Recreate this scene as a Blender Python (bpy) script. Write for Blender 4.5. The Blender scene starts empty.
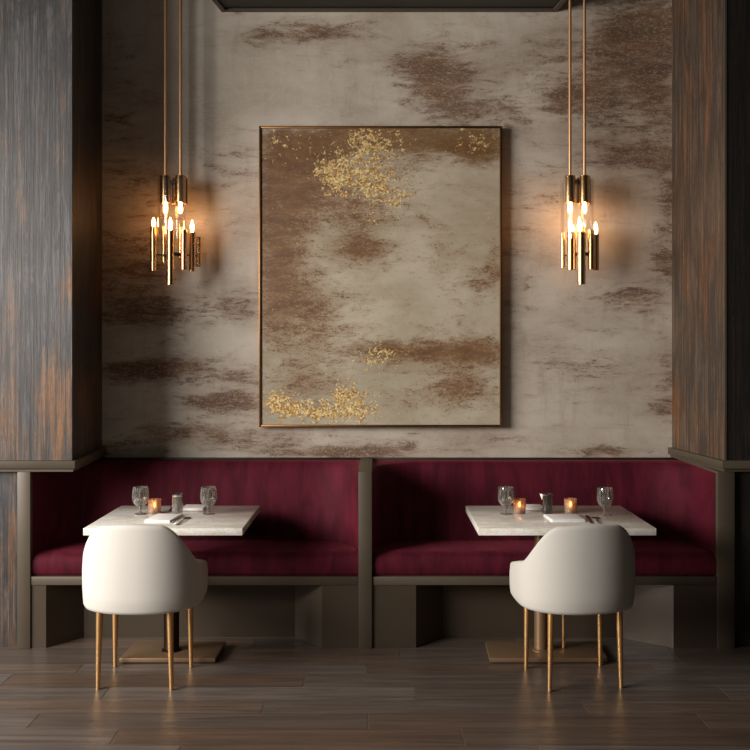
import bpy, bmesh, math, random
from mathutils import Vector, Matrix
random.seed(7)
C = bpy.context.scene.collection
PI = math.pi
# ------------------------------------------------------------------ measuring frame
F, CX, HY, H = 940.0, 378.0, 352.0, 1.675      # focal length (px), vanishing point, eye height
def PX(px, d): return (px - CX) * d / F
def PZ(py, d): return H - (py - HY) * d / F
def on_table(px, py):
    d = (H - .75) * F / (py - HY)
    return PX(px, d), d
# ------------------------------------------------------------------ materials
def lin(c):
    return tuple(((v/255)/12.92 if v/255 <= .04045 else ((v/255+.055)/1.055)**2.4) for v in c) + (1,)
class NT:
    def __init__(s, name):
        s.m = bpy.data.materials.new(name); s.m.use_nodes = True
        s.t = s.m.node_tree; s.n = s.t.nodes; s.b = s.n['Principled BSDF']
    def node(s, typ, **kw):
        n = s.n.new(typ)
        for k, v in kw.items():
            if k.startswith('i_'):
                key = k[2:]
                n.inputs[int(key) if key.isdigit() else key.replace('_', ' ')].default_value = v
            else: setattr(n, k, v)
        return n
    def link(s, a, b): s.t.links.new(a, b)
    def coords(s, scale, src='Object'):
        tc = s.node('ShaderNodeTexCoord'); mp = s.node('ShaderNodeMapping'); mp.inputs['Scale'].default_value = scale
        s.link(tc.outputs[src], mp.inputs[0]); return mp.outputs[0]
    def noise(s, vec, scale=1, detail=6, rough=.6, dist=0):
        n = s.node('ShaderNodeTexNoise'); n.inputs['Scale'].default_value = scale; n.inputs['Detail'].default_value = detail
        n.inputs['Roughness'].default_value = rough; n.inputs['Distortion'].default_value = dist
        s.link(vec, n.inputs['Vector']); return n.outputs['Fac']
    def math(s, op, a, b=0.0, clamp=False):
        n = s.node('ShaderNodeMath'); n.operation = op; n.use_clamp = clamp
        for i, v in enumerate((a, b)):
            if isinstance(v, (int, float)): n.inputs[i].default_value = v
            else: s.link(v, n.inputs[i])
        return n.outputs[0]
    def ramp(s, v, a, b, c=0., d=1.):
        n = s.node('ShaderNodeMapRange'); n.interpolation_type = 'SMOOTHSTEP'
        s.link(v, n.inputs[0])
        for i, q in zip((1, 2, 3, 4), (a, b, c, d)): n.inputs[i].default_value = q
        return n.outputs[0]
    def mix(s, f, a, b):
        n = s.node('ShaderNodeMix'); n.data_type = 'RGBA'
        if isinstance(f, (int, float)): n.inputs[0].default_value = f
        else: s.link(f, n.inputs[0])
        for i, v in ((6, a), (7, b)):
            if isinstance(v, tuple): n.inputs[i].default_value = v
            else: s.link(v, n.inputs[i])
        return n.outputs[2]
    def attr(s, name):
        n = s.node('ShaderNodeAttribute'); n.attribute_name = name; return n.outputs['Fac']
    def bump(s, h, strength=.3, dist=.01):
        n = s.node('ShaderNodeBump'); n.inputs['Strength'].default_value = strength; n.inputs['Distance'].default_value = dist
        s.link(h, n.inputs['Height']); s.link(n.outputs[0], s.b.inputs['Normal'])
    def set(s, **kw):
        for k, v in kw.items():
            i = s.b.inputs[k.replace('_', ' ')]
            if hasattr(v, 'is_output'): s.link(v, i)
            else: i.default_value = v
        return s.m
def mat_metal(name, col, rough, col2=None, metallic=1.0):
    t = NT(name); v = t.coords((6, 6, 60)); n = t.noise(v, 3, 4)
    c = t.mix(n, lin(col), lin(col2 or col))
    return t.set(Base_Color=c, Metallic=metallic, Roughness=t.ramp(n, .2, .8, rough*.85, rough*1.15))
def mat_wood(name, dark, grey, rust, rust_amt, seed=0, scale=1.0):
    t = NT(name)
    tc = t.node('ShaderNodeTexCoord'); mp = t.node('ShaderNodeMapping')
    mp.inputs['Location'].default_value = (seed, seed*1.7, seed*.3); mp.inputs['Scale'].default_value = (70*scale, 70*scale, 1.6)
    t.link(tc.outputs['Object'], mp.inputs[0]); grain = t.noise(mp.outputs[0], 1, 7, .7, .3)
    mp2 = t.node('ShaderNodeMapping'); mp2.inputs['Location'].default_value = (seed*2.1, 3, seed); mp2.inputs['Scale'].default_value = (5, 5, 1.5)
    t.link(tc.outputs['Object'], mp2.inputs[0]); big = t.noise(mp2.outputs[0], 1, 5, .6, .4)
    mp3 = t.node('ShaderNodeMapping'); mp3.inputs['Scale'].default_value = (200, 200, 14)
    t.link(tc.outputs['Object'], mp3.inputs[0]); fine = t.noise(mp3.outputs[0], 1, 3, .6)
    c = t.mix(t.ramp(grain, .36, .64), lin(dark), lin(grey))
    dk = t.noise(mp2.outputs[0], 1.7, 6, .7, .8)
    c = t.mix(t.ramp(dk, .42, .60, .0, .75), c, lin(dark))
    f = t.math('ADD', big, t.math('MULTIPLY', t.math('SUBTRACT', grain, .5), .8))
    f = t.math('ADD', f, t.math('MULTIPLY', t.math('SUBTRACT', fine, .5), .25))
    try: f = t.math('ADD', f, t.attr('rust'))
    except Exception: pass
    rc = t.mix(t.ramp(t.math('ADD', t.math('MULTIPLY', grain, .5), t.math('MULTIPLY', fine, .5)), .40, .58), lin(tuple(int(v*.45) for v in rust)), lin(rust))
    c = t.mix(t.math('MULTIPLY', t.ramp(f, .56-rust_amt, .86-rust_amt), .9), c, rc)
    c = t.mix(t.ramp(fine, .48, .62, 0, .65), c, lin(dark))
    t.bump(t.math('ADD', grain, t.math('MULTIPLY', fine, .5)), .5, .004)
    return t.set(Base_Color=c, Roughness=.55)
M = {}
M['bronze'] = (lambda t: t.set(Base_Color=t.mix(t.noise(t.coords((3, 3, 3)), 2, 4), lin((74, 64, 51)), lin((84, 73, 59))), Metallic=.15, Roughness=.5))(NT('bronze_panel'))
M['bronze_dark'] = (lambda t: t.set(Base_Color=t.mix(t.noise(t.coords((3, 3, 3)), 2, 4), lin((26, 21, 17)), lin((32, 26, 22))), Metallic=.1, Roughness=.5))(NT('dark_bronze'))
M['bronze_shaded'] = (lambda t: t.set(Base_Color=t.mix(t.noise(t.coords((3, 3, 3)), 2, 4), lin((70, 59, 47)), lin((78, 67, 54))), Metallic=.25, Roughness=.4))(NT('bronze_panel_shaded'))  # booth bronze again, its colour darkened for the shade under the seats
M['brass'] = mat_metal('satin_brass', (232, 184, 124), .38, (218, 168, 108), .85)
M['brass_lamp'] = mat_metal('polished_brass', (220, 180, 130), .22, (205, 164, 114))
M['brass_rod'] = mat_metal('aged_brass', (222, 176, 132), .4, (205, 158, 116), .8)
M['steel'] = mat_metal('steel', (190, 186, 180), .18)
M['wood_left'] = mat_wood('charred_wood_left', (34, 30, 28), (82, 80, 80), (134, 90, 48), .02, 3.1)
M['wood_right'] = mat_wood('charred_wood_right', (54, 43, 35), (100, 84, 70), (140, 90, 46), .07, 9.4)
M['wood_dark'] = mat_wood('charred_wood_dark', (20, 15, 13), (44, 35, 30), (92, 54, 34), -.06, 5.7)

def mat_velvet():
    t = NT('burgundy_velvet'); v = t.coords((14, 3, 3)); n = t.noise(v, 1, 5, .6, .5)
    f = t.noise(t.coords((60, 60, 60)), 4, 2)
    c = t.mix(t.ramp(n, .3, .7), lin((60, 11, 22)), lin((84, 19, 35)))
    t.bump(t.math('ADD', n, t.math('MULTIPLY', f, .1)), .35, .012)
    return t.set(Base_Color=c, Roughness=.75, Sheen_Weight=.25, Sheen_Roughness=.4, Sheen_Tint=lin((190, 84, 100)), Specular_IOR_Level=.15)
M['velvet'] = mat_velvet()
def mat_chair():
    t = NT('ivory_upholstery'); f = t.noise(t.coords((1, 1, 1)), 420, 2, .5)
    c = t.mix(f, lin((198, 192, 182)), lin((214, 209, 200)))
    t.bump(f, .12, .002)
    return t.set(Base_Color=c, Roughness=.7, Sheen_Weight=.1)
M['chair'] = mat_chair()
def mat_marble():
    t = NT('cream_marble'); v = t.coords((2.2, 5, 5)); n = t.noise(v, 1.6, 8, .62, 1.2)
    w = t.noise(t.coords((7, 14, 14)), 2, 8, .7, 1.5)
    c = t.mix(t.ramp(n, .35, .65), lin((250, 246, 238)), lin((228, 221, 206)))
    vein = t.ramp(t.math('ABSOLUTE', t.math('SUBTRACT', w, .5)), .0, .03, .35, 0)
    c = t.mix(vein, c, lin((150, 132, 108)))
    return t.set(Base_Color=c, Roughness=.16)
M['marble'] = mat_marble()
def mat_glass(name, col, body):
    m = NT(name); t = m
    tr = t.node('ShaderNodeBsdfTransparent'); gl = t.node('ShaderNodeBsdfGlossy'); gl.inputs['Roughness'].default_value = .05
    df = t.node('ShaderNodeBsdfDiffuse'); tl = t.node('ShaderNodeBsdfTranslucent')
    n = t.noise(t.coords((160, 160, 10)), 1, 3)
    c = t.mix(t.ramp(n, .4, .6), lin(col), lin(tuple(int(v*.35) for v in col)))
    t.link(c, df.inputs[0]); t.link(c, tl.inputs[0]); tr.inputs[0].default_value = lin((238, 236, 232))
    lw = t.node('ShaderNodeLayerWeight'); lw.inputs[0].default_value = .4
    m1 = t.node('ShaderNodeMixShader'); m1.inputs[0].default_value = .5; t.link(df.outputs[0], m1.inputs[1]); t.link(tl.outputs[0], m1.inputs[2])
    m2 = t.node('ShaderNodeMixShader'); t.link(t.ramp(lw.outputs['Facing'], 0, 1, body, body*2.5), m2.inputs[0]); t.link(tr.outputs[0], m2.inputs[1]); t.link(m1.outputs[0], m2.inputs[2])
    m3 = t.node('ShaderNodeMixShader'); t.link(t.ramp(lw.outputs['Facing'], .0, 1., .05, .6), m3.inputs[0])
    t.link(m2.outputs[0], m3.inputs[1]); t.link(gl.outputs[0], m3.inputs[2])
    t.link(m3.outputs[0], t.n['Material Output'].inputs[0]); return m.m
M['glass'] = mat_glass('clear_glass', (250, 247, 240), .16)
M['glass_smoke'] = mat_glass('smoked_glass', (120, 112, 104), .35)
def mat_votive():
    t = NT('amber_glass'); n = t.noise(t.coords((90, 90, 45)), 1, 5, .7)
    c = t.mix(t.ramp(n, .4, .6), lin((252, 228, 202)), lin((190, 146, 110)))
    return t.set(Base_Color=c, Roughness=.3, Transmission_Weight=.75)
M['votive'] = mat_votive()
def mat_thin():
    m = NT('thin_glass'); t = m
    tr = t.node('ShaderNodeBsdfTransparent'); gl = t.node('ShaderNodeBsdfGlossy'); gl.inputs['Roughness'].default_value = .06
    gl.inputs['Color'].default_value = (1, .93, .85, 1)
    lw = t.node('ShaderNodeLayerWeight'); lw.inputs[0].default_value = .35
    mx = t.node('ShaderNodeMixShader'); t.link(t.ramp(lw.outputs['Facing'], .0, 1., .02, .5), mx.inputs[0])
    t.link(tr.outputs[0], mx.inputs[1]); t.link(gl.outputs[0], mx.inputs[2])
    t.link(mx.outputs[0], t.n['Material Output'].inputs[0]); return m.m
M['thin_glass'] = mat_thin()
def mat_emit(name, col, s):
    t = NT(name); n = t.noise(t.coords((30, 30, 30)), 1, 2)
    return t.set(Base_Color=t.mix(n, lin(col), lin(col)), Emission_Color=lin(col), Emission_Strength=s)
M['bulb'] = mat_emit('bulb_glow', (255, 188, 116), 30)
M['flame'] = mat_emit('candle_flame', (255, 168, 84), 40)
M['wax'] = (lambda t: t.set(Base_Color=t.mix(t.noise(t.coords((9, 9, 9)), 2, 2), lin((240, 225, 200)), lin((230, 210, 180))), Roughness=.5, Subsurface_Weight=.2))(NT('candle_wax'))
M['linen'] = (lambda t: (t.bump(t.noise(t.coords((300, 300, 300)), 1, 2), .2, .001), t.set(Base_Color=t.mix(t.noise(t.coords((9, 9, 9)), 2, 2), lin((246, 243, 238)), lin((236, 232, 226))), Roughness=.8))[1])(NT('white_linen'))
M['ceiling'] = (lambda t: t.set(Base_Color=t.mix(t.noise(t.coords((2, 2, 2)), 2, 4), lin((60, 52, 46)), lin((70, 62, 54))), Roughness=.8))(NT('dark_ceiling'))

def mat_wall():
    t = NT('distressed_plaster')
    br = t.noise(t.coords((8, 8, 40)), 1, 12, .85, .4)
    fl = t.noise(t.coords((48, 48, 105)), 1, 6, .75, .8)
    mid = t.noise(t.coords((3.6, 3.6, 13)), 1, 8, .75, .6)
    soft = t.noise(t.coords((1.3, 1.3, 1.9)), 1, 5, .6, .3)
    trowel = t.noise(t.coords((14, 14, 3)), 1, 6, .65)
    c = t.mix(t.ramp(soft, .3, .7), lin((164, 151, 136)), lin((196, 186, 172)))
    c = t.mix(t.ramp(trowel, .5, .75, 0, .4), c, lin((150, 132, 110)))
    a = t.attr('patch')
    am = t.math('ADD', a, t.math('MULTIPLY', t.math('SUBTRACT', mid, .47), 2.1))
    wash = t.ramp(am, -.1, .9, 0, .6)
    c = t.mix(wash, c, lin((134, 104, 78)))
    n = t.math('ADD', t.math('MULTIPLY', br, .45), t.math('MULTIPLY', fl, .55))
    f = t.math('ADD', n, t.math('MULTIPLY', t.math('SUBTRACT', am, .5), .20))
    brown = t.ramp(f, .50, .535)
    c = t.mix(t.math('MULTIPLY', brown, .85), c, t.mix(t.ramp(mid, .35, .65), lin((120, 82, 50)), lin((82, 54, 34))))
    light = t.ramp(t.math('SUBTRACT', fl, t.math('MULTIPLY', br, .2)), .42, .50, 0, .45)
    c = t.mix(light, c, lin((192, 182, 165)))
    t.bump(t.math('SUBTRACT', t.math('MULTIPLY', trowel, .5), brown), .35, .006)
    return t.set(Base_Color=c, Roughness=t.ramp(brown, 0, 1, .5, .75))
def mat_canvas():
    t = NT('abstract_canvas')
    br = t.noise(t.coords((12, 12, 46)), 1, 12, .85, .4)
    fl = t.noise(t.coords((60, 60, 110)), 1, 6, .75, .8)
    mid = t.noise(t.coords((5, 5, 13)), 1, 8, .75, .6)
    soft = t.noise(t.coords((2.2, 2.2, 3)), 1, 5, .6, .3)
    c = t.mix(t.ramp(soft, .3, .7), lin((160, 148, 126)), lin((184, 173, 153)))
    a0, g, k = t.attr('patch'), t.attr('gold'), t.attr('wash')
    mm = t.math('MULTIPLY', t.math('SUBTRACT', mid, .48), 1.9)
    a = t.math('ADD', a0, mm)
    c = t.mix(t.ramp(a, -.05, .9, 0, .75), c, lin((132, 98, 66)))
    c = t.mix(t.ramp(t.math('ADD', t.math('ADD', t.math('MULTIPLY', k, .9), t.math('MULTIPLY', mm, .9)), t.math('MULTIPLY', t.math('SUBTRACT', br, .5), 1.3)), .15, .9, 0, .92), c,
              t.mix(t.ramp(fl, .35, .65), lin((84, 56, 28)), lin((134, 98, 54))))
    n = t.math('ADD', t.math('MULTIPLY', br, .45), t.math('MULTIPLY', fl, .55))
    f = t.math('ADD', n, t.math('MULTIPLY', t.math('SUBTRACT', a, .56), .13))
    brown = t.ramp(f, .495, .54)
    c = t.mix(t.math('MULTIPLY', brown, .8), c, t.mix(t.ramp(mid, .35, .65), lin((124, 86, 50)), lin((88, 58, 35))))
    vo = t.node('ShaderNodeTexVoronoi'); vo.inputs['Scale'].default_value = 1; t.link(t.coords((95, 95, 95)), vo.inputs['Vector'])
    sep = t.node('ShaderNodeSeparateColor'); t.link(vo.outputs['Color'], sep.inputs[0])
    leafn = t.noise(t.coords((22, 22, 26)), 1, 6, .7)
    gf = t.math('ADD', t.math('ADD', t.math('MULTIPLY', g, .56), t.math('MULTIPLY', sep.outputs[0], .36)), t.math('MULTIPLY', t.math('SUBTRACT', leafn, .5), 1.9))
    gold = t.ramp(gf, .60, .64)
    c = t.mix(gold, c, t.mix(sep.outputs[1], lin((160, 108, 46)), lin((255, 230, 165))))
    t.bump(t.math('ADD', t.math('MULTIPLY', gold, sep.outputs[2]), t.math('MULTIPLY', fl, .5)), .5, .006)
    return t.set(Base_Color=c, Roughness=.45, Metallic=t.math('MULTIPLY', gold, .45))
M['wall'] = mat_wall(); M['canvas'] = mat_canvas()
def mat_floor():
    t = NT('plank_floor')
    tc = t.node('ShaderNodeTexCoord'); r = t.attr('rnd')
    cb = t.node('ShaderNodeCombineXYZ'); t.link(t.math('MULTIPLY', r, 40), cb.inputs[0]); t.link(t.math('MULTIPLY', r, 17), cb.inputs[1])
    ad = t.node('ShaderNodeVectorMath'); t.link(tc.outputs['Object'], ad.inputs[0]); t.link(cb.outputs[0], ad.inputs[1])
    mp = t.node('ShaderNodeMapping'); mp.inputs['Scale'].default_value = (1.4, 26, 1); t.link(ad.outputs[0], mp.inputs[0])
    g = t.noise(mp.outputs[0], 1, 8, .68, .8)
    mp2 = t.node('ShaderNodeMapping'); mp2.inputs['Scale'].default_value = (5, 120, 1); t.link(ad.outputs[0], mp2.inputs[0])
    g2 = t.noise(mp2.outputs[0], 1, 4, .6)
    base = t.mix(r, lin((92, 78, 68)), lin((118, 108, 100)))
    base = t.mix(t.ramp(t.math('FRACT', t.math('MULTIPLY', r, 7.3)), .5, 1., 0, .6), base, lin((112, 86, 66)))
    c = t.mix(t.ramp(g, .3, .7, 0, .8), base, lin((64, 55, 49)))
    c = t.mix(t.ramp(g2, .5, .8, 0, .4), c, lin((112, 100, 90)))
    seam = t.attr('seam'); c = t.mix(t.math('MULTIPLY', seam, .9), c, lin((210, 190, 165)))
    t.bump(t.math('ADD', g, g2), .15, .003)
    return t.set(Base_Color=c, Roughness=t.ramp(g, .2, .8, .26, .42))
M['floor'] = mat_floor()

# ------------------------------------------------------------------ mesh helpers
def finish(name, bm, mat, parent=None, smooth=30, **props):
    bmesh.ops.recalc_face_normals(bm, faces=bm.faces)
    me = bpy.data.meshes.new(name); bm.to_mesh(me); bm.free()
    me.materials.append(mat)
    if smooth:
        for p in me.polygons: p.use_smooth = True
        me.set_sharp_from_angle(angle=math.radians(smooth))
    o = bpy.data.objects.new(name, me); C.objects.link(o)
    if parent: o.parent = parent
    for k, v in props.items(): o[k] = v
    return o
def struct(name, bm, mat, smooth=30): return finish(name, bm, mat, None, smooth, kind='structure')
def thing(name, label, cat, loc=(0, 0, 0), rz=0, group=None):
    o = bpy.data.objects.new(name, None); C.objects.link(o); o.empty_display_size = .1
    o.location = loc; o.rotation_euler = (0, 0, rz); o['label'] = label; o['category'] = cat
    if group: o['group'] = group
    return o
def box(bm, x0, x1, y0, y1, z0, z1, bev=0, seg=2):
    r = bmesh.ops.create_cube(bm, size=1)
    vs = r['verts']
    for v in vs: v.co = Vector(((x0+x1)/2+v.co.x*(x1-x0), (y0+y1)/2+v.co.y*(y1-y0), (z0+z1)/2+v.co.z*(z1-z0)))
    if bev:
        es = list({e for v in vs for e in v.link_edges})
        bmesh.ops.bevel(bm, geom=es, offset=bev, segments=seg, profile=.5, affect='EDGES')
    return bm
def B(*a, **k): return box(bmesh.new(), *a, **k)
def lathe(bm, prof, cx=0, cy=0, cz=0, n=32, closed=False, tilt=None):
    rings = []
    for r, z in prof:
        if r < 1e-5: rings.append([bm.verts.new((cx, cy, cz+z))])
        else: rings.append([bm.verts.new((cx+r*math.cos(2*PI*i/n), cy+r*math.sin(2*PI*i/n), cz+z)) for i in range(n)])
    if closed: rings.append(rings[0])
    for a, b in zip(rings, rings[1:]):
        for i in range(n):
            j = (i+1) % n
            if len(a) == 1 and len(b) == 1: continue
            if len(a) == 1: bm.faces.new((a[0], b[i], b[j]))
            elif len(b) == 1: bm.faces.new((a[i], a[j], b[0]))
            else: bm.faces.new((a[i], a[j], b[j], b[i]))
    return bm
def L(prof, **k): return lathe(bmesh.new(), prof, **k)
def tube_prof(r, z0, z1, wall=None, bev=.002):
    if wall:   # open-ended tube with wall thickness
        return [(r-wall, z0), (r, z0), (r, z1), (r-wall, z1), (r-wall, z0)]
    return [(0, z0), (r-bev, z0), (r, z0+bev), (r, z1-bev), (r-bev, z1), (0, z1)]
def prism(plan, z0, z1, bev=0):
    bm = bmesh.new()
    a = [bm.verts.new((x, y, z0)) for x, y in plan]; b = [bm.verts.new((x, y, z1)) for x, y in plan]
    bm.faces.new(a[::-1]); bm.faces.new(b); n = len(plan)
    for i in range(n): bm.faces.new((a[i], a[(i+1) % n], b[(i+1) % n], b[i]))
    if bev: bmesh.ops.bevel(bm, geom=list(bm.edges), offset=bev, segments=2, profile=.5, affect='EDGES')
    return bm
def cut_holes(m): pass

YF, YW = 5.32, 6.05         # front plane of the booths, back wall plane
ZC = 4.25
# ------------------------------------------------------------------ floor of individual planks (one structure)
def build_floor():
    bm = bmesh.new(); rl = bm.faces.layers.float.new('rnd'); sl = bm.faces.layers.float.new('seam')
    rows = [5.50, 5.325, 5.05, 4.885, 4.70, 4.52, 4.36, 4.18, 4.0]
    known = {1: PX(400, 5.18), 2: PX(79, 4.97), 3: PX(304, 4.8), 4: PX(415, 4.6), 5: PX(263, 4.44), 6: PX(368, 4.27), 7: PX(463, 4.1)}
    ys = [6.1, 5.87, 5.68] + rows
    while ys[-1] > -1.2: ys.append(ys[-1]-.175)
    off = 3
    for i in range(len(ys)-1):
        y1, y0 = ys[i], ys[i+1]
        k = i-off
        x = known.get(k, random.uniform(-1, 1)) - 1.52*4
        while x < 4.6:
            x1 = x+1.52
            a, b = max(x, -4.6), min(x1, 4.6)
            if b > a:
                g = .0008; ge = .0020
                zb, zt = -.05, 0
                vs = [bm.verts.new(c) for c in ((a+ge, y0+g, 0), (b-ge, y0+g, 0), (b-ge, y1-g, 0), (a+ge, y1-g, 0))]
                f = bm.faces.new(vs); f[rl] = random.random()
            x = x1
    vs = [bm.verts.new(c) for c in ((-4.6, -1.2, -.002), (4.6, -1.2, -.002), (4.6, 6.1, -.002), (-4.6, 6.1, -.002))]
    f = bm.faces.new(vs); f[sl] = 1.0
    bot = [bm.verts.new((v.co.x, v.co.y, -.08)) for v in vs]
    bm.faces.new(bot)
    for i in range(4): bm.faces.new((vs[i], vs[(i+1) % 4], bot[(i+1) % 4], bot[i]))
    me = bpy.data.meshes.new('floor'); bm.to_mesh(me); bm.free(); me.materials.append(M['floor'])
    o = bpy.data.objects.new('floor', me); C.objects.link(o); o['kind'] = 'structure'
build_floor()
struct('ceiling', B(-4.6, 4.6, 3.0, 6.3, ZC, ZC+.1), M['ceiling'])

# ------------------------------------------------------------------ surfaces carrying paint maps
def paint(name, x0, x1, z0, z1, y, nx, nz, d, maps, mat, thick, parent=None):
    bm = bmesh.new(); lay = {k: bm.verts.layers.float.new(k) for k in maps}
    g = []
    for j in range(nz+1):
        row = []
        for i in range(nx+1):
            x = x0+(x1-x0)*i/nx; z = z0+(z1-z0)*j/nz
            v = bm.verts.new((x, y, z)); px = CX+x*F/d; py = HY-(z-H)*F/d
            for k, blobs in maps.items():
                s = 0
                for (cx, cy, rx, ry, st) in blobs:
                    q = ((px-cx)/rx)**2+((py-cy)/ry)**2
                    s += st*math.exp(-q*.9)
                v[lay[k]] = max(-.4, min(1.1, s))
            row.append(v)
        g.append(row)
    for j in range(nz):
        for i in range(nx): bm.faces.new((g[j][i], g[j][i+1], g[j+1][i+1], g[j+1][i]))
    # give it depth
    bb = [bm.verts.new((x, y+thick, z)) for x, z in ((x0, z0), (x1, z0), (x1, z1), (x0, z1))]
    bm.faces.new(bb)
    bm.faces.new([g[0][i] for i in range(nx+1)]+[bb[1], bb[0]])
    bm.faces.new([g[nz][i] for i in range(nx+1)]+[bb[2], bb[3]])
    bm.faces.new([g[j][0] for j in range(nz+1)]+[bb[3], bb[0]])
    bm.faces.new([g[j][nx] for j in range(nz+1)]+[bb[2], bb[1]])
    return finish(name, bm, mat, parent, 0)
wall_blobs = [(440, 80, 34, 30, 1.0), (405, 62, 30, 12, .35), (315, 33, 52, 9, .75), (250, 38, 30, 8, .35), (470, 112, 30, 16, .5),
    (625, 40, 50, 38, .8), (660, 20, 30, 30, .6), (600, 95, 32, 24, .75), (655, 100, 24, 34, .7), (560, 100, 22, 20, .6), (645, 155, 30, 18, .6), (600, 150, 24, 18, .55),
    (510, 112, 22, 14, .5), (545, 60, 30, 14, .25), (490, 45, 16, 5, .4),
    (120, 270, 40, 34, .6), (150, 200, 34, 34, .35), (230, 165, 30, 22, .4), (120, 120, 30, 60, .3),
    (150, 312, 60, 20, .6), (240, 308, 24, 14, .45), (170, 368, 46, 11, .95), (120, 372, 30, 10, .5), (225, 402, 42, 12, .9), (245, 378, 24, 7, .6),
    (195, 432, 60, 10, .65), (130, 448, 50, 8, .5), (250, 440, 40, 8, .4), (352, 452, 70, 7, .95), (450, 440, 60, 8, .3),
    (605, 452, 24, 6, .9), (668, 200, 12, 50, .6), (640, 300, 36, 16, .6), (665, 262, 16, 16, .7), (590, 372, 36, 12, .35), (560, 352, 24, 8, .3), (668, 370, 10, 30, .45), (665, 410, 14, 16, .4),
    (555, 190, 30, 30, .2), (520, 250, 20, 60, .25), (300, 90, 60, 20, -.3), (200, 90, 40, 60, -.3), (620, 430, 60, 12, -.1), (220, 340, 26, 14, -.3)]
wx0, wx1 = -1.83, 1.95
o = paint('wall_back', wx0, wx1, .0, ZC, YW, 190, 200, YW, {'patch': wall_blobs}, M['wall'], .2)
o['kind'] = 'structure'

# painting
pt = thing('framed_painting', 'large abstract canvas with gold leaf patches in a thin brass frame on the plaster wall', 'painting',
           ((PX(259, 6.0)+PX(502, 6.0))/2, 6.0, PZ(427, 6.0)))
px0, px1, pz0, pz1 = PX(259, 5.985), PX(502, 5.985), PZ(427, 5.985), PZ(126, 5.985)
def relp(o):
    o.matrix_parent_inverse = Matrix.Translation(-pt.location); return o
maps = {
 'patch': [(300, 160, 40, 30, .8), (360, 215, 40, 20, .5), (285, 215, 26, 50, .8), (325, 195, 50, 20, .5), (362, 250, 26, 13, 1.0), (290, 300, 34, 45, .7), (330, 330, 40, 40, .35), (272, 250, 14, 80, .5),
           (440, 352, 70, 12, .9), (460, 385, 30, 14, .7), (475, 352, 26, 16, .5), (495, 265, 8, 20, .6), (480, 285, 14, 18, .4), (300, 385, 40, 14, .5), (445, 250, 20, 25, .25),
           (470, 150, 40, 16, .6), (390, 165, 30, 18, .4), (440, 400, 60, 12, .3)],
 'wash': [(290, 150, 40, 22, .95), (350, 140, 50, 18, .8), (420, 140, 60, 14, .9), (480, 145, 28, 20, .9), (275, 180, 14, 14, .3), (388, 350, 34, 12, .75), (315, 410, 60, 10, .6), (380, 135, 60, 10, .5)],
 'gold': [(345, 175, 31, 19, .85), (375, 150, 29, 25, .7), (388, 195, 31, 19, .85), (375, 222, 11, 5, .6), (330, 175, 11, 19, .4), (300, 150, 29, 19, .38), (480, 148, 29, 16, .35), (470, 140, 43, 11, .3), (270, 140, 14, 11, .4),
          (365, 135, 31, 11, .5), (285, 405, 23, 12, .85), (320, 413, 34, 9, .85), (355, 405, 29, 18, .9), (345, 392, 14, 14, .6), (275, 400, 11, 11, .6), (385, 352, 26, 14, .6), (372, 362, 14, 11, .4)]}
relp(paint('canvas', px0+.014, px1-.014, pz0+.014, pz1-.014, 5.992, 150, 180, 5.985, maps, M['canvas'], .045, pt))
bm = bmesh.new(); fw = .013
box(bm, px0, px0+fw, 5.982, 6.045, pz0, pz1, .002); box(bm, px1-fw, px1, 5.982, 6.045, pz0, pz1, .002)
box(bm, px0+fw, px1-fw, 5.982, 6.045, pz1-fw, pz1, .002); box(bm, px0+fw, px1-fw, 5.982, 6.045, pz0, pz0+fw, .002)
relp(finish('frame', bm, mat_metal('frame_brass', (150, 108, 66), .35), pt))

# ------------------------------------------------------------------ pillars, ledges and soffit
xl, xlb = PX(72, YF), PX(102, YW); xr, xrb = PX(725, YF), PX(672, YW)
zl = 1.05
def rust_mesh(bm, blobs, d):
    l = bm.verts.layers.float.new('rust')
    bmesh.ops.subdivide_edges(bm, edges=[e for e in bm.edges], cuts=48, use_grid_fill=True)
    for v in bm.verts:
        px = CX+v.co.x*F/d; py = HY-(v.co.z-H)*F/d; s = 0
        for (cx, cy, rx, ry, st) in blobs: s += st*math.exp(-(((px-cx)/rx)**2+((py-cy)/ry)**2)*.9)
        v[l] = s
    return bm
def wall_slab(name, plan, z0, z1, mat, blobs=None):
    bm = prism(plan, z0, z1)
    if blobs: rust_mesh(bm, blobs, YF)
    return struct(name, bm, mat, 0)
wall_slab('wall_left', [(-4.2, YF), (xl, YF), (xlb, YW), (xlb, 6.2), (-4.2, 6.2)], zl, ZC, M['wood_left'],
          [(55, 395, 22, 30, .34), (40, 440, 50, 26, .16), (65, 280, 10, 30, .16), (15, 330, 14, 40, .08), (20, 160, 12, 60, .08), (60, 80, 20, 20, .06), (20, 40, 40, 60, -.04)])
wall_slab('wall_right_front', [(xr+.012, YF-.001), (4.2, YF-.001), (4.2, YF+.3), (xr+.012, YF+.3)], zl, ZC, M['wood_dark'])
wall_slab('wall_right', [(xr, YF), (xr+.011, YF), (xr+.2, 6.2), (xrb, 6.2), (xrb, YW)], zl, ZC, M['wood_right'],
          [(700, 260, 12, 90, .10), (700, 420, 30, 40, .10), (690, 60, 20, 60, -.02)])
struct('trim_1', B(xr-.004, xr+.010, YF-.006, YF+.01, zl, ZC, .001), M['bronze'])
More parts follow.
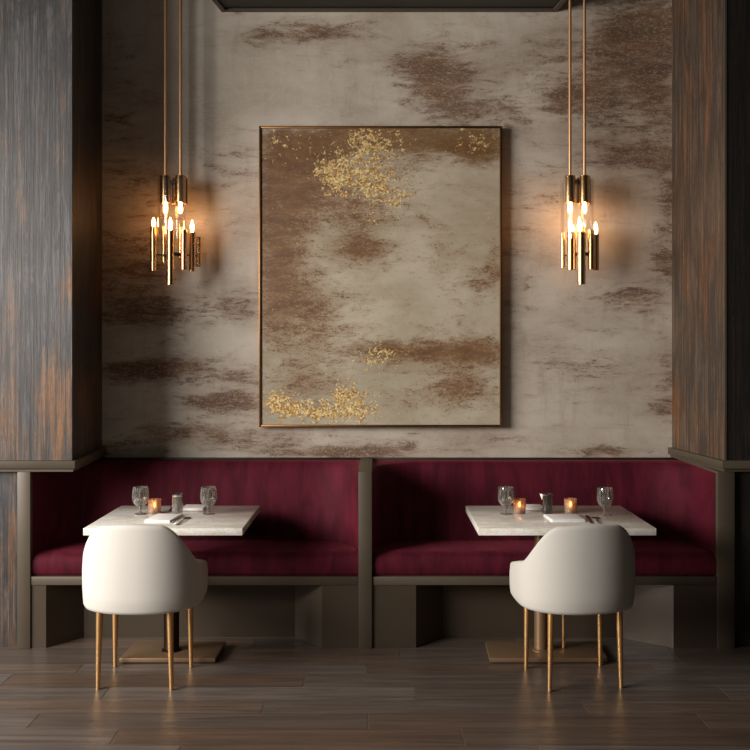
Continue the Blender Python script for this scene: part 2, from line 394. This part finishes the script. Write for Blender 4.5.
# lower panelling beside the booths
wall_slab('wall_left_lower', [(-4.2, YF+.02), (PX(18, YF), YF+.02), (PX(18, YF), 6.2), (-4.2, 6.2)], 0, 1.0, M['wood_left'],
          [(12, 540, 6, 90, .2)])
wall_slab('wall_right_lower', [(PX(734, YF), YF+.02), (4.2, YF+.02), (4.2, 6.2), (PX(734, YF), 6.2)], 0, 1.0, M['wood_dark'])
struct('trim_2', B(PX(18, YF), PX(31, YF)-.0, YF-.012, 6.05, 0, 1.0, .002), M['bronze'])
struct('trim_3', B(PX(717, YF), PX(734, YF), YF-.012, 6.05, 0, 1.0, .002), M['bronze'])
def ledge(name, s, xi, xib):
    e = .028
    bm = prism([(s*4.2, YF-.035), (xi-s*e, YF-.035), (xib-s*e, YW), (s*4.2, YW)], 1.018, zl+.012, .003)
    bm2 = prism([(s*4.2, YF-.018), (xi-s*.012, YF-.018), (xib-s*.012, YW), (s*4.2, YW)], 1.0, 1.018)
    me = bpy.data.meshes.new('t'); bm2.to_mesh(me); bm2.free(); bm.from_mesh(me); bpy.data.meshes.remove(me)
    struct(name, bm, M['bronze'])
ledge('trim_4', -1, xl, xlb); ledge('trim_5', 1, xr, xrb)
# top soffit at the ceiling
bm = prism([(-.972, YW), (-1.10, 5.1), (1.25, 5.1), (1.115, YW)], 3.876, ZC-.001)
struct('trim_6', bm, M['bronze_dark'])
bm = bmesh.new()
def bar(bm, p, q, w, z0, z1):
    p, q = Vector(p), Vector(q); d = (q-p).normalized(); n = Vector((-d.y, d.x))*w/2
    pl = [(p+n), (q+n), (q-n), (p-n)]
    a = [bm.verts.new((v.x, v.y, z0)) for v in pl]; b = [bm.verts.new((v.x, v.y, z1)) for v in pl]
    bm.faces.new(a); bm.faces.new(b)
    for i in range(4): bm.faces.new((a[i], a[(i+1) % 4], b[(i+1) % 4], b[i]))
bar(bm, (-.99, YW-.0), (-1.115, 5.1), .03, 3.862, 3.9); bar(bm, (1.133, YW-.0), (1.265, 5.1), .03, 3.862, 3.9); bar(bm, (-.975, YW-.015), (1.12, YW-.015), .03, 3.862, 3.9)
struct('trim_7', bm, M['bronze'])

# ------------------------------------------------------------------ banquettes
def u_path(x0, x1, a=.34, b=.41, n=18, m=30):
    out = []; e = .82
    y0 = YF+.022
    for i in range(n):
        th = PI/2*i/n
        ix = x0+a-a*math.cos(th)**e; iy = y0+b*math.sin(th)**e
        ox, oy = (x0, y0+(6.03-y0)*math.tan(th)) if th <= PI/4 else (x0+a*(1-1/math.tan(th)), 6.03)
        out.append((ix, iy, ox, oy, math.sin(th)))
    for i in range(m+1):
        x = x0+a+(x1-x0-2*a)*i/m; out.append((x, y0+b, x, 6.03, 1.0))
    lft = out[:n][::-1]
    for ix, iy, ox, oy, s in lft: out.append((x0+x1-ix, iy, x0+x1-ox, oy, s))
    return out
def banquette(label, x0, x1, plan):
    loc = Vector(((x0+x1)/2, 5.7, 0))
    t = thing('banquette', label, 'banquette', loc)
    def fx(o): o.matrix_parent_inverse = Matrix.Translation(-loc); return o
    x0 += .002; x1 -= .002
    path = u_path(x0, x1)
    # back cushion
    bm = bmesh.new(); cols = []
    zs = [.49, .53, .60, .70, .80, .88, .935, .965, .981, .986]
    for k, (ix, iy, ox, oy, s) in enumerate(path):
        d = Vector((ox-ix, oy-iy)); ln = max(d.length, 1e-4)
        if ln < .02: d = Vector((0, 1)); 
        else: d = d/ln
        col = []
        for z in zs:
            u = (z-.49)/(.986-.49)
            rec = .10*s*u - .020*s*math.sin(PI*min(1, u*1.1))
            if z > .93: rec += min(.035, .6*ln)*((z-.93)/.056)**2.5
            rec = min(rec, ln*.9)
            col.append(bm.verts.new((ix+d.x*rec, iy+d.y*rec, z)))
        col.append(bm.verts.new((ox, oy, .987))); col.append(bm.verts.new((ox, oy, .49)))
        cols.append(col)
    for a, b in zip(cols, cols[1:]):
        for i in range(len(a)): bm.faces.new((a[i], b[i], b[(i+1) % len(b)], a[(i+1) % len(a)]))
    bm.faces.new(cols[0]); bm.faces.new(cols[-1])
    bc = fx(finish('back_cushion', bm, M['velvet'], t, 50))
    # seat cushion
    bm = bmesh.new(); cols = []
    for k, (ix, iy, ox, oy, s) in enumerate(path):
        yb = iy+.015
        y_f = YF+.006
        dep = yb-y_f
        prof = [(0.012, .405), (0.0, .425), (-.004, .46), (-.002, .49), (.008, .512), (.028, .526), (.06, .531)]
        col = []
        for dy, z in prof:
            yy = y_f+min(dy, dep*.9) if dy > 0 else y_f+dy
            dip = .004*math.sin(k*.9+z*30)*s
            col.append(bm.verts.new((ix, yy, z+(dip if z > .5 else 0))))
        for q in (.25, .5, .75, 1.0):
            yy = max(y_f+.06 if dep > .08 else y_f+dep*.92, y_f+dep*q)
            col.append(bm.verts.new((ix, yy+.0002*q, .533-.012*q*q)))
        col.append(bm.verts.new((ix, yb+.001, .405)))
        cols.append(col)
    for a, b in zip(cols, cols[1:]):
        for i in range(len(a)): bm.faces.new((a[i], b[i], b[(i+1) % len(b)], a[(i+1) % len(a)]))
    bm.faces.new(cols[0]); bm.faces.new(cols[-1])
    fx(finish('seat_cushion', bm, M['velvet'], t, 60))
    fx(finish('seat_rail', B(x0, x1, YF-.006, 6.03, .357, .404, .002), M['bronze'], t))
    pl, cl, cr, pr = plan
    fx(finish('base_panel', prism([(x0, YF), (pl, YF), (cl, 5.52), (cr, 5.52), (pr, YF), (x1, YF), (x1, 6.03), (x0, 6.03)], 0, .357), M['bronze_shaded'], t, 20))
    finish('piping', B(x0, x1, 6.005, 6.04, .985, .998, .003), M['bronze_dark'], bc)
bx = (PX(31, YF), PX(358.5, YF), PX(372, YF), PX(717, YF))
banquette('burgundy velvet banquette on the left, beside the grey-blue weathered wood panel', bx[0], bx[1], (PX(46, YF), PX(84, 5.52), PX(295, 5.52), PX(322, YF)))
banquette('burgundy velvet banquette on the right, beside the dark brown wood panel', bx[2], bx[3], (PX(416, YF), PX(443, 5.52), PX(620, 5.52), PX(673.5, YF)))
o = finish('booth_divider', B(bx[1], bx[2], YF-.016, 6.045, 0, .999, .003), M['bronze'], None, 30,
           label='narrow bronze upright divider between the two red banquettes', category='divider')

# ------------------------------------------------------------------ tables
def table(label, x0, x1, base, col, r, leg_x=None):
    cx = (x0+x1)/2
    t = thing('dining_table', label, 'table', (cx, 5.295, 0), group=None)
    def fx(o): o.matrix_parent_inverse = Matrix.Translation((-cx, -5.295, 0)); return o
    fx(finish('tabletop', B(x0, x1, 4.93, 5.66, .712, .75, .003), M['marble'], t))
    bx0, bx1 = base
    bm = prism([(bx0, 5.05), (bx1, 5.05), (bx1+.01, 5.345), (bx0+.01, 5.345)], .006, .03, .003)
    fx(finish('base_plate', bm, M['base'], t))
    bm = L(tube_prof(r, .03, .70), cx=col, cy=5.19); lathe(bm, [(0, .03), (r+.012, .03), (r+.012, .036), (r, .04), (0, .04)], cx=col, cy=5.19)
    fx(finish('column', bm, M['col'], t, 30))
    fx(finish('mounting_plate', B(col-.16, col+.16, 5.05, 5.35, .700, .7125, .002), M['bronze_dark'], t))
    if leg_x: fx(finish('stray_leg', L(tube_prof(.0085, .03, .712), cx=leg_x, cy=5.22, n=16), M['brass'], t))  # stray thin brass leg behind the chair, stood on this base plate
M['base'] = mat_metal('base_bronze', (150, 122, 92), .45, (132, 106, 80), .6); M['col'] = M['base']
xo = (PX(83, 4.93), PX(242.5, 4.93))
M['col'] = mat_metal('column_dark', (66, 52, 44), .4)
table('square cream marble pedestal table in front of the left banquette', xo[0], xo[1], (-1.39, -.875), -1.14, .042)
M['col'] = M['base']
table('wide cream marble pedestal table in front of the right banquette', PX(478.6, 4.93), PX(656.5, 4.93), (.60, 1.235), PX(541, 5.19), .037, 1.03)

# ------------------------------------------------------------------ chairs
def chair(label, x, y, rz):
    t = thing('dining_chair', label, 'chair', (x, y, 0), rz, 'ivory barrel chairs')
    R, arm = .303, .19              # half width, straight arm length
    ZB = .385
    def path(s):   # s in [-1,1]; returns point, outward normal, height
        a = abs(s); sg = 1 if s >= 0 else -1
        q = .66
        if a < q:
            ph = a/q*PI/2
            p = Vector((sg*R*math.sin(ph)**.92 if ph > 0 else 0, -.25*math.cos(ph)**.86 if ph < PI/2 else 0)); 
            n = Vector((sg*math.sin(ph), -math.cos(ph)*1.05)).normalized()
        else:
            u = (a-q)/(1-q)
            p = Vector((sg*(R-.012*u*u), arm*u)); n = Vector((sg*1, .0))
        # height profile
        def sm(e0, e1, v):
            k = max(0, min(1, (v-e0)/(e1-e0))); return k*k*(3-2*k)
        h = .832-.010*sm(.0, .26, a)-.202*sm(.20, .62, a)-.055*max(0, (a-.60)/.40)
        if a > .96: h -= .018*(1-math.sqrt(max(0, 1-((a-.96)/.04)**2)))
        return p, n, h
    bm = bmesh.new(); cols = []; N = 88; th = .055
    for i in range(N+1):
        s = -1+2*i/N
        p, n, h = path(s); r = th/2
        wall = []
        bulge = lambda z: .004*math.sin(PI*max(0, min(1, (z-ZB)/(h-ZB))))
        pts = [(-.022, ZB), (-.008, ZB+.005), (0, ZB+.020)]
        for k in range(1, 6):
            z = ZB+.025+(h-r-ZB-.025)*k/6; pts.append((bulge(z), z))
        for k in range(0, 9):
            ang = PI*k/8; pts.append((-r+r*math.copysign(abs(math.cos(ang))**.6, math.cos(ang)), h-r+r*math.sin(ang)**.6))
        for k in range(1, 5):
            z = h-r-(h-r-ZB-.02)*k/4; pts.append((-th, z))
        pts.append((-th, ZB))
        flare = .022*(1 if abs(s) < .66 else 1)
        for o_, z in pts:
            up = (z-ZB)/(.81-ZB)
            q = p+n*(o_-.006+.008*up)
            if s in (-1.0, 1.0): q = p+n*((o_+th/2)*.7-th/2-.006+.008*up); q.y += .008
            wall.append(bm.verts.new((q.x, q.y, z)))
        cols.append(wall)
    for a, b in zip(cols, cols[1:]):
        for i in range(len(a)): bm.faces.new((a[i], b[i], b[(i+1) % len(b)], a[(i+1) % len(a)]))
    bm.faces.new(cols[0]); bm.faces.new(cols[-1])
    finish('backrest', bm, M['chair'], t, 55)
    # seat: rounded cushion inside the shell
    bm = bmesh.new(); rings = []
    for (sc, z) in ((.80, ZB+.002), (.97, ZB+.004), (1.0, ZB+.02), (1.0, .455), (.985, .475), (.94, .487), (.7, .494), (.35, .497)):
        ring = []
        for k in range(48):
            a = 2*PI*k/48; cxx, cyy = math.cos(a), math.sin(a)
            xx = (R-.062)*math.copysign(abs(cxx)**.75, cxx); yy = (.245 if cyy > 0 else .185)*math.copysign(abs(cyy)**.75, cyy)
            ring.append(bm.verts.new((xx*sc, yy*sc, z)))
        rings.append(ring)
    for a, b in zip(rings, rings[1:]):
        for k in range(48): bm.faces.new((a[k], a[(k+1) % 48], b[(k+1) % 48], b[k]))
    bm.faces.new(rings[0]); bm.faces.new(rings[-1])
    finish('seat', bm, M['chair'], t, 60)
    finish('seat_frame', B(-.17, .17, -.12, .18, ZB-.004, ZB+.004, .003), M['bronze_dark'], t)
    for sx in (-1, 1):
        for (ty, by) in ((-.165, -.168), (.165, .172)):
            bm = bmesh.new(); top, bot = Vector((sx*(.176 if ty < 0 else .200), ty, ZB)), Vector((sx*(.184 if ty < 0 else .204), by, 0)); rr = []
            for k in range(9):
                f = k/8; c = top.lerp(bot, f); r = .0175-.0075*f
                if k == 8: c.z = 0
                rr.append([bm.verts.new((c.x+r*math.cos(2*PI*j/20), c.y+r*math.sin(2*PI*j/20), c.z)) for j in range(20)])
            for a, b in zip(rr, rr[1:]):
                for j in range(20): bm.faces.new((a[j], a[(j+1) % 20], b[(j+1) % 20], b[j]))
            bm.faces.new(rr[0]); bm.faces.new(rr[-1])
            finish('leg', bm, M['brass'], t, 40)
    return t
chair('ivory barrel chair with brass legs tucked under the left marble table', -1.202, 4.83, -.03)
chair('ivory barrel chair with brass legs turned slightly left at the right marble table', 1.008, 4.83, .13)

# ------------------------------------------------------------------ table ware
def place(bm, name, mat, loc, label, cat, group=None, smooth=40, rz=0):
    o = finish(name, bm, mat, None, smooth, label=label, category=cat)
    if group: o['group'] = group
    o.location = loc; o.rotation_euler = (0, 0, rz); return o
ZT = .7502
def goblet_bm():
    outer = [(0, 0), (.034, 0), (.035, .003), (.020, .007), (.008, .012), (.006, .026), (.012, .033), (.007, .039), (.020, .046), (.036, .060), (.0455, .082), (.0475, .102), (.0455, .130), (.042, .155)]
    inner = [(.0403, .155), (.0438, .130), (.0455, .102), (.0435, .082), (.034, .062), (.018, .050), (0, .047)]
    return L(outer+inner, n=40)
gob = goblet_bm(); gm = None
def goblet(px, py, label):
    global gm
    x, y = on_table(px, py+2.2)
    if gm is None:
        o = place(gob, 'wine_goblet', M['glass'], (x, y, ZT), label, 'glass', 'stemmed goblets on the tables'); gm = o
    else:
        o = gm.copy(); C.objects.link(o); o.location = (x, y, ZT); o['label'] = label
    return o
goblet(140.5, 512, 'clear stemmed goblet at the left end of the left table, beside the candle holder')
goblet(208.5, 512, 'clear stemmed goblet at the right end of the left table')
goblet(506, 512, 'clear stemmed goblet at the left end of the right table, touching a candle holder')
goblet(605, 513, 'clear stemmed goblet at the right end of the right table, behind the cutlery')
def votive(px, py, label, s=1.0):
    x, y = on_table(px, py+2)
    t = thing('candle_holder', label, 'candle holder', (x, y, ZT), 0, 'amber candle holders')
    r, h = .037*s, .082*s
    finish('glass_cup', L([(0, 0), (r*.86, 0), (r*.92, .004), (r, h*.5), (r, h), (r-.003, h), (r-.003, h*.5), (r*.82, .010), (0, .010)], n=36), M['votive'], t, 40)
    finish('candle', L([(0, .0105), (r*.62, .0105), (r*.62, .034), (r*.5, .036), (0, .034)], n=28), M['wax'], t, 40)
    finish('flame', L([(0, .036), (.004, .042), (.0055, .050), (.003, .060), (0, .068)], n=12), M['flame'], t, 60)
votive(154.5, 511.5, 'glowing amber glass candle holder beside the goblet on the left table')
votive(519.5, 511.5, 'glowing amber glass candle holder beside the left goblet on the right table')
votive(570.5, 511, 'glowing amber glass candle holder right of the small jug on the right table')
def shaker(px, py):
    x, y = on_table(px, py+2)
    t = thing('glass_shaker', 'tall clear glass shaker with metal top in the middle of the left table', 'shaker', (x, y, ZT))
    finish('glass_body', L([(0, 0), (.030, 0), (.031, .003), (.030, .09), (.030, .105), (.027, .105), (.027, .02), (0, .018)], n=32), M['glass'], t, 40)
    finish('metal_cap', L([(0, .1052), (.030, .1052), (.031, .108), (.031, .122), (.028, .125), (0, .125)], n=32), M['steel'], t, 40)
    finish('inner_tube', L([(0, .0205), (.012, .0205), (.012, .104), (0, .104)], n=20), M['steel'], t, 40)
shaker(177.5, 513)
def jug(px, py):
    x, y = on_table(px, py+2)
    t = thing('small_jug', 'small smoked glass jug with a metal rim in the middle of the right table', 'jug', (x, y, ZT))
    finish('body', L([(0, 0), (.029, 0), (.031, .004), (.029, .06), (.030, .105), (.0275, .105), (.027, .06), (.027, .012), (0, .010)], n=32), M['glass_smoke'], t, 40)
    finish('rim', L([(.026, .1052), (.0315, .1052), (.0315, .112), (.026, .112), (.026, .1052)], n=32), M['steel'], t, 40)
    bm = bmesh.new(); a = [bm.verts.new(c) for c in ((-.028, -.011, .112), (-.028, .011, .112), (-.045, 0, .114), (-.030, 0, .075))]
    bm.faces.new((a[0], a[1], a[2])); bm.faces.new((a[0], a[2], a[3])); bm.faces.new((a[1], a[3], a[2])); bm.faces.new((a[0], a[3], a[1]))
    finish('spout', bm, M['steel'], t, 0)
jug(547.5, 511.5)
def napkin(x, y, w, d, rz, label):
    bm = bmesh.new()
    box(bm, -w/2, w/2, -d/2, d/2, .0003, .0055, .002, 3); box(bm, -w/2+.003, w/2-.002, -d/2+.002, d/2-.004, .0057, .0115, .0022, 3)
    for v in bm.verts:
        if v.co.z > .003: v.co.z += .0018*math.sin(v.co.x*40+v.co.y*25)+.0018
    place(bm, 'folded_napkin', M['linen'], (x, y, ZT), label, 'napkin', 'folded white napkins', 50, rz)
napkin(-1.185, 5.20, .145, .22, -.10, 'folded white napkin in front of the candle holder on the left table')
napkin(-1.085, 5.555, .135, .16, 0, 'folded white napkin behind the shaker at the far side of the left table')
napkin(1.03, 5.205, .185, .20, .06, 'folded white napkin beside the cutlery at the near side of the right table')
napkin(.92, 5.57, .11, .15, 0, 'folded white napkin behind the jug at the far side of the right table')
def cutlery(kind, p, q, label):
    (x0, y0), (x1, y1) = on_table(*p), on_table(*q)
    d = Vector((x1-x0, y1-y0)); ln = d.length; rz = math.atan2(d.y, d.x)
    bm = bmesh.new(); rings = []
    if kind == 'spoon': pr = [(0, .004, .002), (.02, .0075, .003), (.3, .0055, .004), (.62, .0032, .006), (.70, .006, .005), (.78, .015, .003), (.88, .019, .0025), (.96, .013, .003), (1., .003, .004)]
    elif kind == 'knife': pr = [(0, .004, .002), (.03, .008, .002), (.3, .0075, .002), (.45, .006, .002), (.5, .0085, .002), (.8, .010, .002), (.93, .008, .002), (1., .001, .002)]
    else: pr = [(0, .004, .002), (.03, .0075, .003), (.3, .005, .004), (.62, .0035, .006), (.7, .011, .005), (.78, .0125, .003), (.79, .0125, .003)]
    for f, w, z in pr:
        a = ln*f; w *= 1.25
        rings.append([bm.verts.new((a, -w, z-.0005)), bm.verts.new((a, 0, z-.0015 if kind == 'spoon' and f > .7 else z+.0022)), bm.verts.new((a, w, z-.0005)), bm.verts.new((a, 0, z-.0018))])
    for a, b in zip(rings, rings[1:]):
        for k in range(4): bm.faces.new((a[k], a[(k+1) % 4], b[(k+1) % 4], b[k]))
    bm.faces.new(rings[0]); bm.faces.new(rings[-1])
    if kind == 'fork':
        for k in range(4):
            w = -.0135+.009*k; box(bm, ln*.78, ln, w-.0016, w+.0016, .002, .0042, .0005, 1)
    place(bm, kind, M['steel'], (x0, y0, ZT+.0004), label, kind, None, 60, rz)
cutlery('knife', (171.5, 523), (180.5, 515.5), 'steel knife lying beside the near napkin on the left table')
cutlery('spoon', (176.5, 525.5), (188.5, 517.5), 'steel spoon lying right of the knife on the left table')
cutlery('fork', (169.3, 512), (173.3, 507), 'steel fork lying behind the shaker on the left table')
cutlery('knife', (593, 525), (586.5, 515.5), 'steel knife lying beside the near napkin on the right table')
cutlery('spoon', (600, 525), (594.5, 517), 'steel spoon lying right of the knife on the right table')

# ------------------------------------------------------------------ pendant lamps
DP = 5.85; SP = F/DP
def pendant(label, c, rods, lower, ups, gl):
    X0 = PX(c, DP); z0 = PZ(285, DP)
    t = thing('pendant_lamp', label, 'lamp', (X0, DP, z0), 0, 'brass tube pendant lamps')
    def rx(px): return PX(px, DP)-X0
    def rz(py): return PZ(py, DP)-z0
    for r in rods:
        finish('suspension_rod', L(tube_prof(.0095, rz(178), ZC-z0-.001), cx=rx(r), n=16), M['brass_rod'], t)
        ut = finish('upper_tube', L([(0, rz(176)), (.033, rz(176)), (.034, rz(177)), (.034, rz(203)), (.031, rz(203)), (.031, rz(180)), (0, rz(180))], cx=rx(r), n=28), M['brass_lamp'], t, 35)
        zc = rz(204)
        finish('bulb', L([(0, zc+.02), (.010, zc+.02), (.012, zc-.005), (.0135, zc-.022), (.0135, zc-.044), (.009, zc-.055), (0, zc-.060)], cx=rx(r), n=20), M['bulb'], ut, 60)
    zc = rz(186)
    for q, dy in ((c-11.5, .02), (c-.5, .03), (c+11, .04)):
        finish('upper_tube', L(tube_prof(.013, rz(204), rz(177)), cx=rx(q), cy=dy, n=20), M['brass_lamp'], t, 35)
    # top canopy plate at the ceiling
    finish('ceiling_rose', L(tube_prof(.09, ZC-z0-.03, ZC-z0-.001), cx=(rx(rods[0])+rx(rods[1]))/2, n=32), M['brass_rod'], t)
    bm = bmesh.new(); box(bm, rx(rods[0]), rx(rods[1]), -.006, .056, rz(183), rz(180), .002)
    finish('top_bracket', bm, M['bronze_dark'], t)
    g0, g1, gt, gb = gl
    r = (g1-g0)/2/SP
    finish('glass_cylinder', L(tube_prof(r, rz(gb), rz(gt), .003), cx=rx((g0+g1)/2), n=48), M['thin_glass'], t, 40)
    lt = {}
    for (px, dp, yt, yb, dy) in lower:
        rr = dp/2/SP*1.1
        lt[px] = finish('lower_tube', L([(0, rz(yb)+.004), (rr*.85, rz(yb)+.004), (rr*.85, rz(yb)), (rr, rz(yb)), (rr, rz(yt)), (rr*.8, rz(yt)), (rr*.8, rz(yt)-.03), (0, rz(yt)-.03)], cx=rx(px), cy=dy, n=28), M['brass_lamp'], t, 35)
    # two dark clamp discs holding the cluster
    for yy in (254,):
        bm = L(tube_prof(.05, rz(yy), rz(yy)+.006), cx=rx(c+2), cy=.0, n=40)
        finish('clamp_disc', bm, M['bronze_dark'], t)
    bm = bmesh.new()
    for px, dp, yt, yb, dy in lower:
        a = Vector((rx(c+2), 0)); b = Vector((rx(px), dy)); bar(bm, a, b, .01, rz(255)-.004, rz(255)+.004)
    finish('clamp_arm', bm, M['bronze_dark'], t)
    lowr = {l[0]: l for l in lower}
    for (px, yb, h, dy) in ups:
        zb = rz(yb)
        finish('bulb', L([(0, zb-.03), (.0075, zb-.03), (.008, zb+.005), (.0125, zb+h*.35), (.011, zb+h*.6), (.005, zb+h*.85), (0, zb+h)], cx=rx(px), cy=dy, n=18), M['bulb'], lt[min(lt, key=lambda q: abs(q-px))], 60)
pendant('brass tube pendant lamp with glowing bulbs hanging left of the painting', 173.5, (165.5, 180.5),
    [(154, 6, 227, 271, -.01), (163, 4.5, 226, 262, .035), (172.5, 7, 232, 285.5, -.06), (185, 5.5, 230.5, 270, -.035), (191.5, 6, 232, 271, .02), (197, 4.5, 236, 266, .05), (179, 5, 226, 257, .06)],
    [(154, 227, .06, -.01), (172.5, 232, .085, -.06), (191.5, 232, .08, .02)],
    (157.5, 185.5, 177, 236))
pendant('brass tube pendant lamp with glowing bulbs hanging right of the painting', 579.5, (570, 584.5),
    [(564, 4, 232, 267, .04), (570.5, 8, 232, 270, -.025), (579.3, 7.5, 233, 285, -.06), (590, 6.5, 231, 270, -.035), (596.5, 6, 234, 270, .02), (585, 5, 226, 258, .06)],
    [(577.5, 233, .095, -.055), (596.5, 234, .08, .02), (573, 232, .05, .01)],
    (560.5, 594, 179, 240))

# ------------------------------------------------------------------ light
def area(name, loc, target, sx, sy, e, col, spread=PI):
    l = bpy.data.lights.new(name, 'AREA'); l.shape = 'RECTANGLE'; l.size = sx; l.size_y = sy; l.energy = e; l.color = col; l.spread = spread
    o = bpy.data.objects.new(name, l); C.objects.link(o); o.location = loc
    o.rotation_euler = (Vector(target)-Vector(loc)).to_track_quat('-Z', 'Y').to_euler(); return o
area('window_daylight', (-5.1, 2.3, 2.5), (-.1, 5.7, .9), 3.9, 2.0, 262, (1, .95, .90), math.radians(115))
area('room_fill', (-1.5, -1.0, 3.0), (-.3, 6, 1.0), 3, 2, 9, (1, .91, .83))
w = bpy.data.worlds.new('World'); bpy.context.scene.world = w; w.use_nodes = True
w.node_tree.nodes['Background'].inputs[0].default_value = (.9, .8, .7, 1); w.node_tree.nodes['Background'].inputs[1].default_value = .016

# ------------------------------------------------------------------ camera
cam = bpy.data.cameras.new('camera'); co = bpy.data.objects.new('camera', cam); C.objects.link(co)
co.location = (0, 0, H); co.rotation_euler = (PI/2, 0, 0); cam.sensor_width = 36; cam.lens = F/750*36
cam.shift_x = -(CX-375)/750; cam.shift_y = (HY-375)/750
S = bpy.context.scene; S.camera = co
S.view_settings.view_transform = 'Standard'; S.view_settings.look = 'None'; S.view_settings.gamma = 1; S.view_settings.exposure = 0
